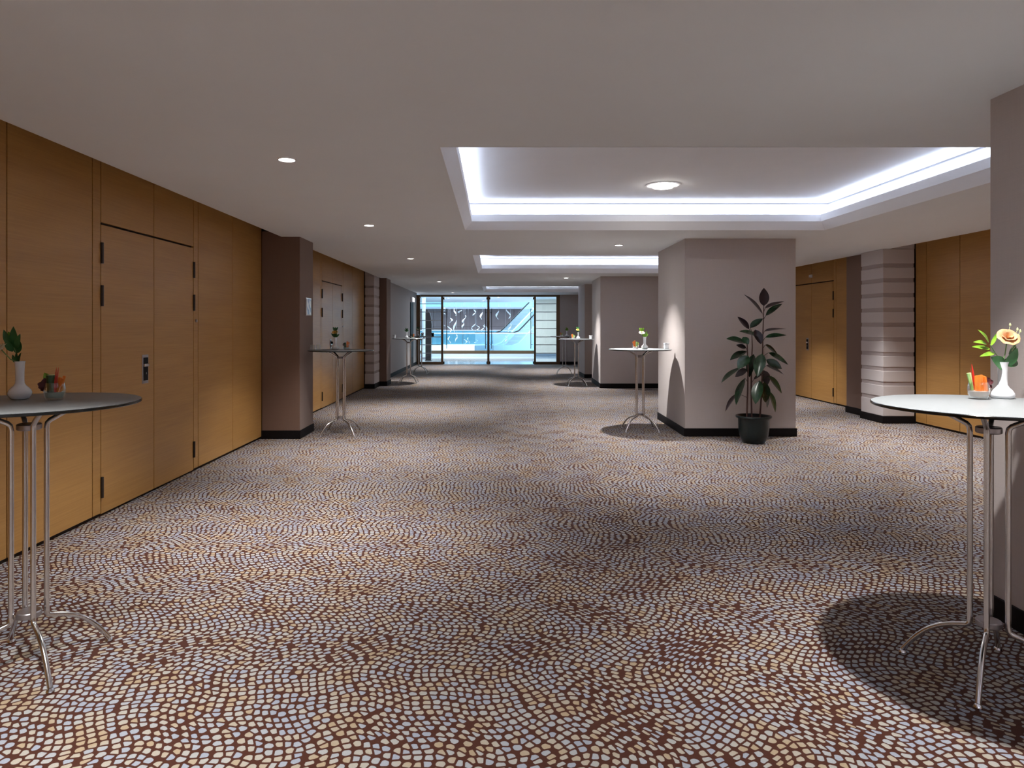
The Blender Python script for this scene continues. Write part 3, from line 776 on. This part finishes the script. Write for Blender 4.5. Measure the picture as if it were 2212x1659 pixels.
# --- left foreground table
vx, vy = -2.055, 2.96
vase(vx, vy, TABLES[0][4])
vt = Vector((vx, vy, TOPZ+.16))
Y = 2.96
sprig([vt - Vector((0,0,.06)), vt, V(34, 760, Y), V(24, 735, Y)],
      [(V(24,748,Y), V(8,712,Y-.03), .030, 'dgreen', FR), (V(33,752,Y), V(29,705,Y), .036, 'dgreen', FR), (V(36,752,Y), V(44,721,Y-.02), .028, 'dgreen', FR),
       (V(28,745,Y), V(18,716,Y+.03), .028, 'green', FR), (V(27,760,Y), V(12,732,Y-.03), .030, 'dgreen', FR), (V(36,764,Y), V(44,738,Y+.02), .034, 'dgreen', FR),
       (V(40,781,Y), V(46,761,Y-.02), .013, 'dgreen', FR), (V(34,784,Y), V(27,766,Y), .016, 'dgreen', FR), (V(38,783,Y), V(36,758,Y-.02), .014, 'dgreen', FR)],
      'upright dark green sprig in the vase on the ' + TABLES[0][4])
rose(V(3, 755, Y-.02), .034, 'cream', 'cream rose cut off by the left edge of the picture', vt, (0.5, -.5))
gx, gy = -1.885, 2.93
tumbler(gx, gy, TABLES[0][4], 'dip_w')
gz = TOPZ+.02
gb = lambda dx, dy, dz: Vector((gx+dx, gy+dy, TOPZ+dz))
lab0 = 'in the tumbler on the left foreground table'
o = stick('cucumber_baton', gb(-.004, -.012, .036), gb(-.006, -.014, .108), .019, 'cuc', 'thick dark green cucumber baton ' + lab0, 'cucumber', None, n=10)
MB().lathe([(0, 0), (.017, 0), (.014, .002), (0, .002)], 12, (0, 0, 0)).build('cut_end', Mv['flesh'], o, loc=(-.002, -.002, .072))
for i, (dx, dx2, dz2, dy) in enumerate(((.018, .030, .098, -.012), (.022, .042, .103, .0), (.020, .046, .095, -.02))):
    stick('carrot_stick', gb(dx, dy*.6, .036), gb(dx2, dy, dz2), .006, 'carrot', '%s orange carrot stick from the left ' % ORD[i] + lab0, 'carrot', 'carrot sticks, left foreground table', n=5)
for i, dx in enumerate((0, .009)):
    chili(gb(.010+dx*.4, -.018, .036), gb(.022+dx, -.022, .142), .0045, ('left' if i == 0 else 'right') + ' one of two thin dark red chilies ' + lab0, 'chilies, left foreground table')
ruffle(gb(-.022, -.012, .062), .036, 'lettuce', 'dark red lettuce frill ' + lab0, (-.85, -.2, .25))
t = thing('round_leaf', gb(-.018, 0, .07), 'round fresh green leaf ' + lab0, 'leaf')
mm = MB(); leaf_mesh(mm, (.006, 0, 0), (-.02, -.01, .048), .036, FR); mm.build('blade', Mv['green'], t, smooth=True, angle=180)

# --- right foreground table
vx, vy = 2.235, 3.0
vase(vx, vy, TABLES[1][4], CONE)
vt = Vector((vx, vy, TOPZ+.155)); Y = 3.0
sprig([vt - Vector((0,0,.06)), vt, V(2150, 763, Y), V(2139, 745, Y-.02)],
      [(V(2136,740,Y), V(2112,712,Y-.03), .020, 'green', UPN), (V(2131,743,Y), V(2102,739,Y-.05), .020, 'green', UPN), (V(2139,754,Y), V(2099,749,Y), .020, 'green', UPN),
       (V(2148,763,Y), V(2116,770,Y-.04), .020, 'green', UPN), (V(2140,747,Y), V(2153,720,Y+.03), .015, 'green', UPN)],
      'light green leafy sprig leaning out of the vase on the ' + TABLES[1][4])
rose(V(2176, 731, Y), .041, 'peach', 'open peach rose in the vase on the ' + TABLES[1][4], vt, (.85, -.15),
     leaves=[(V(2172,793,Y), V(2140,772,Y-.02), .060, 'dgreen', (0, -1, .3)), (V(2173,792,Y), V(2198,752,Y-.02), .045, 'dgreen', FR),
             (V(2172,790,Y), V(2196,778,Y+.04), .05, 'dgreen', (0, -.7, .7)), (V(2180,770,Y), V(2194,742,Y+.02), .026, 'dgreen', FR)],
     buds=[V(2201, 727, Y), V(2201, 738, Y-.01), V(2182, 702, Y+.02), V(2198, 712, Y), V(2204, 716, Y+.02)])
gx, gy = 2.108, 2.97
tumbler(gx, gy, TABLES[1][4], 'dip_p')
lab0 = 'in the tumbler on the right foreground table'
for i, (dx, dx2, dz2, dy) in enumerate(((-.016, -.016, .104, -.014), (-.006, -.007, .106, -.018), (.004, .002, .106, -.014), (.014, .011, .102, -.012), (.022, .013, .099, -.020), (-.010, -.012, .100, .0))):
    stick('carrot_stick', gb(dx, dy, .036), gb(dx2, dy, dz2), .0056, 'carrot', '%s thick orange carrot stick from the left ' % ORD[i] + lab0, 'carrot', 'carrot sticks, right foreground table', n=5)
stick('celery_stick', gb(-.026, .002, .04), gb(-.046, 0, .112), .0062, 'celery', 'green celery stick leaning left ' + lab0, 'celery', None, n=6)
stick('celery_stick', gb(-.018, .012, .04), gb(-.030, .012, .113), .005, 'flesh', 'pale stick behind the carrots ' + lab0, 'celery', None, n=6)
chili(gb(-.006, .012, .04), gb(-.026, .006, .152), .0065, 'bright red chili standing tallest ' + lab0, None)
chili(gb(-.026, .016, .05), gb(-.024, .016, .132), .002, 'thin dark red chili tip ' + lab0, None)
ruffle(gb(.020, -.004, .068), .034, 'lettuce', 'dark red lettuce frill ' + lab0, (.8, -.2, .3))
ruffle(gb(.018, .004, .074), .026, 'frise', 'small yellow frisee tuft ' + lab0, (.25, -.1, .9))

# --- tables further away
def far_set(i, vdx, gdx, col, rose_px, leaf_m, cup_dx=None, sprig_only=False, dark=False):
    tx, ty, _, _, sh = TABLES[i]
    y = ty - .02
    x = tx + vdx
    vase(x, y, sh)
    vt = Vector((x, y, TOPZ+.16))
    c = Vector((x + rose_px[0], y-.01, TOPZ + rose_px[1]))
    lv = []
    for k, (a, l) in enumerate(((-.9, .07), (-.3, .09), (.35, .08), (1.0, .06))):
        b = vt + Vector((0, 0, .005)); e = b + Vector((math.sin(a)*l, .03*math.sin(k*2.3), math.cos(a)*l + .01))
        lv.append((b, e, .030, leaf_m, FR))
    if sprig_only:
        sprig([vt - Vector((0,0,.05)), vt, vt + Vector((0,0,.03))], lv + [(vt+Vector((0,0,.02)), vt+Vector((-.02,-.02,.11)), .035, leaf_m, FR), (vt+Vector((0,0,.02)), vt+Vector((.03,.02,.10)), .035, leaf_m, FR)],
              'green leaf sprig in the vase on the ' + sh)
    else:
        up = [(c + Vector((0, .01, .02)), c + Vector((dx, .02, .075)), .03, leaf_m, FR) for dx in (-.03, 0.0, .035)]
        rose(c, .036, col, '%s rose in the vase on the %s' % (col, sh), vt, (.5, 0), leaves=lv + up, n_out=6)
    x = tx + gdx
    global gx, gy
    gx, gy = x, y-.05
    tumbler(gx, gy, sh, 'dip_p' if tx > 0 else 'dip_w')
    grp = 'carrot sticks, ' + sh
    s = -1 if tx > 0 else 1
    for k in range(3):
        stick('carrot_stick', gb(s*(.008+.007*k), -.01+.008*k, .036), gb(s*(.014+.012*k), -.014+.012*k, .118-.008*k), .0065, 'carrot' if not dark else 'chili', ('%s orange carrot stick outwards from the cucumber, ' if not dark else '%s red pepper stick outwards from the cucumber, ') % ORD[k] + sh, 'carrot' if not dark else 'pepper', grp, n=5)
    stick('cucumber_baton', gb(-s*.010, -.010, .036), gb(-s*.014, -.012, .098), .013, 'cuc' if tx < 0 else 'celery', 'green cucumber baton in the tumbler on the ' + sh, 'cucumber', None, n=8)
    ruffle(gb(-s*.016, -.004, .07), .03, 'frise' if tx > 0 else 'lettuce', ('yellow frisee' if tx > 0 else 'dark lettuce frill') + ' in the tumbler on the ' + sh, (-s*.7, -.2, .6))
    if cup_dx is not None:
        o = MB().lathe([(0, 0), (.033, 0), (.034, .003), (.0335, .06), (.040, .068), (.041, .083), (.038, .083), (.034, .07), (.030, .06), (.030, .02), (0, .02)], 28).build('tealight_cup', M['ceramic'], None, smooth=True, loc=(tx+cup_dx, ty+.03, TOPZ))
        tag(o, 'small white cup at the edge of the ' + sh, 'cup')
far_set(2, -.068, .085, 'yellow', (-.002, .225), 'dgreen')
far_set(3, .060, -.072, 'cream', (-.042, .215), 'green', cup_dx=.365)
far_set(4, .035, -.09, 'yellow', (-.01, .21), 'dgreen', cup_dx=.34)
far_set(5, .075, -.09, 'cream', (0, .2), 'green', sprig_only=True)
far_set(6, -.05, .11, 'cream', (-.0, .2), 'dgreen', cup_dx=-.36, sprig_only=True)
far_set(7, -.07, .07, 'cream', (0, .2), 'dgreen', dark=True)
# dark-capped bottle and clear tealight glasses on the table beside the notice
tx, ty = TABLES[2][0], TABLES[2][1]
t = thing('small_bottle', (tx-.115, ty, TOPZ), 'little clear bottle with black cap beside the vase, table beside the notice', 'bottle')
MB().lathe([(0, .001), (.018, .001), (.020, .004), (.020, .055), (.012, .068), (.010, .078), (0, .078)], 20).build('flask', M['tumbler'], t, smooth=True)
MB().lathe([(0, .078), (.014, .078), (.0145, .108), (.013, .110), (0, .110)], 20).build('cap', M['blackpl'], t, smooth=True)
for k, (dx, dy) in enumerate(((-.365, -.02), (-.31, .05))):
    o = MB().lathe([(0, 0), (.026, 0), (.028, .004), (.030, .07), (.0285, .07), (.026, .008), (0, .006)], 24).build('tealight_glass', M['tumbler'], None, smooth=True, loc=(tx+dx, ty+dy, TOPZ))
    tag(o, ('outer' if k == 0 else 'inner') + ' of two small clear glasses at the left of the table by the notice', 'glass', 'tealight glasses')
tx, ty = TABLES[7][0], TABLES[7][1]
o = MB().lathe([(0, 0), (.034, 0), (.036, .003), (.040, .10), (.037, .10), (.033, .01), (0, .01)], 24).build('dark_cup', M['blackpl'], None, smooth=True, loc=(tx+.365, ty, TOPZ))
tag(o, 'dark cup at the right edge of the farthest left table', 'cup')

# notice on the brown pilaster
t = thing('wall_notice', (-2.43, 8.92, 1.665), 'small white notice board fixed to the brown pilaster', 'notice')
MB().box(.001, .014, -.115, .115, -.115, .115).build('board', M['ceramic'], t, bevel=.003)
MB().box(.014, .0155, -.10, .09, -.10, .10).build('print', notice_print(), t)
# sensor above the door on the right
t = thing('motion_sensor', (XR, 13.12, 2.365), 'tiny white sensor above the double doors on the right', 'sensor')
MB().box(-.03, 0, -.05, .05, -.03, .03).build('housing', M['ceramic'], t, bevel=.006)
MB().lathe([(0, 0), (.018, .004), (.02, .01)], 14).build('eye', M['chrome'], t, smooth=True, loc=(-.03, 0, -.025))
t = thing('security_camera', (-2.66, END-.10, 2.45), 'tiny white camera in the top left corner beside the glass screen', 'camera')
MB().tube([(0, 0, 0), (0, -.10, -.02)], .028, 12).build('body', M['ceramic'], t, smooth=True)
MB().tube([(0, 0, 0), (0, .03, .05), (0, .03, .08)], .008, 8).build('bracket', M['ceramic'], t, smooth=True)

# ------------------------------------------------------------------ rubber plant
PYD = 8.27
pt = thing('rubber_plant', (P(1628, 905, PYD).x, PYD, 0), 'tall rubber plant with glossy dark leaves in a dark green pot', 'plant')
pot_m = plain('dark_green_glaze', (0.004, 0.012, 0.013), 0.3, noise=0.2)
POT = [(0, .001), (.115, .001), (.13, .012), (.165, .09), (.178, .18), (.180, .29), (.186, .30), (.205, .305), (.210, .318), (.205, .330), (.186, .330), (.178, .318), (.172, .285), (0, .285)]
MB().lathe(POT, 48).build('pot', pot_m, pt, smooth=True)
MB().lathe([(0, .300), (.10, .298), (.174, .290)], 32).build('soil', plain('potting_soil', (0.03, 0.02, 0.014), 0.95, noise=0.5, nscale=120, bump=.6), pt, smooth=True)
bark = plain('rubber_stem', (0.075, 0.035, 0.03), 0.6, noise=0.25)
L0 = Vector(pt.location)
def pp(px, py, dy=0.0): return P(px, py, PYD+dy) - L0
stems = {
 'a': [(1613, 907, -.03), (1615, 850, -.03), (1616, 800, -.03), (1614, 745, -.02), (1612, 728, -.02)],
 'b': [(1624, 909, .02), (1623, 850, .02), (1623, 800, .02), (1625, 750, .03), (1624, 716, .03)],
 'c': [(1641, 908, .0), (1645, 850, .0), (1647, 790, .0), (1648, 720, .0), (1650, 660, .0)]}
for k, s in stems.items():
    MB().tube([pp(*q) for q in s], [.011, .010, .009, .007, .005], 8).build('stem', bark, pt, smooth=True)
rubber = [two_tone_leaf('rubber_leaf_green', (0.008, 0.022, 0.012), (0.016, 0.040, 0.020), .22),
          two_tone_leaf('rubber_leaf_purple', (0.016, 0.009, 0.014), (0.026, 0.014, 0.020), .28),
          two_tone_leaf('rubber_leaf_bright', (0.018, 0.05, 0.022), (0.035, 0.085, 0.04), .22)]
LV = [ # base px, tip px, apparent width, stem, material, depth shift of tip
 (1650,661,1650,622,22,'c',1,-.02),(1648,679,1607,636,8,'c',1,.08),(1653,666,1694,651,9,'c',1,.06),(1654,682,1690,656,12,'c',0,-.08),
 (1620,708,1648,688,14,'b',0,-.02),(1618,711,1593,684,12,'b',1,.10),(1644,728,1597,716,10,'c',2,-.10),(1632,712,1644,744,17,'b',1,-.12),
 (1651,716,1699,711,6,'c',1,.10),(1653,729,1699,724,10,'c',2,-.04),(1612,740,1569,732,13,'a',2,-.06),(1605,728,1617,744,15,'a',2,-.14),
 (1612,752,1590,745,10,'a',1,.06),(1612,758,1577,778,14,'a',0,-.02),(1616,768,1594,797,23,'a',2,-.14),(1646,764,1636,814,27,'c',2,-.16),
 (1628,765,1619,815,18,'b',0,-.04),(1653,745,1683,771,8,'c',0,.10),(1660,762,1703,788,11,'c',2,.0),(1655,777,1689,797,17,'c',0,-.10),
 (1655,790,1693,809,7,'c',1,.08),(1600,793,1558,827,10,'a',0,-.10),(1614,797,1588,814,14,'a',1,.08),(1650,800,1658,832,18,'c',1,.06),
 (1660,812,1689,850,11,'c',2,.04),(1609,817,1590,875,14,'a',0,-.08),(1592,850,1567,889,8,'a',1,.05),(1641,822,1632,873,23,'c',2,-.14),
 (1651,825,1653,870,20,'c',0,-.06),(1661,845,1675,891,10,'c',2,.0),(1656,850,1657,881,8,'c',0,.09),(1628,820,1650,806,6,'b',1,-.02)]
for i, (bx, by, tx_, ty_, w, st, mi, dz) in enumerate(LV):
    sp = stems[st]
    q = min(sp, key=lambda s: abs(s[1]-by-8)); 
    ys = [s[1] for s in sp]
    yb = min(max(by+9, min(ys)), max(ys))
    for s0, s1 in zip(sp, sp[1:]):
        if s1[1] <= yb <= s0[1]:
            f = (s0[1]-yb)/(s0[1]-s1[1]) if s0[1] != s1[1] else 0
            root = pp(s0[0]+(s1[0]-s0[0])*f, yb, s0[2]+(s1[2]-s0[2])*f); break
    else: root = pp(sp[-1][0], yb, sp[-1][2])
    b = pp(bx, by, dz*.35); e = pp(tx_, ty_, dz)
    L = (e-b).length; width = min(.14, max(.085, L*.55))
    ap = min(.97, (w*PYD/F)/width); al = math.asin(ap)
    t = (e-b).normalized(); view = Vector((-.35, -.93, .05)); view = (view - t*view.dot(t)).normalized()
    up = t.cross(view); 
    if up.z < 0: up = -up
    n = view*math.sin(al) + up*math.cos(al)
    mm = MB(); leaf_mesh(mm, b, e, width, n, bend=.07, fold=.22, nv=8, power=.85)
    mm.tube([root, (root+b)*.5 + Vector((0, 0, .004)), b], [.0035, .003, .003], 6)
    mm.build('leaf', rubber[mi], pt, smooth=True, angle=60)
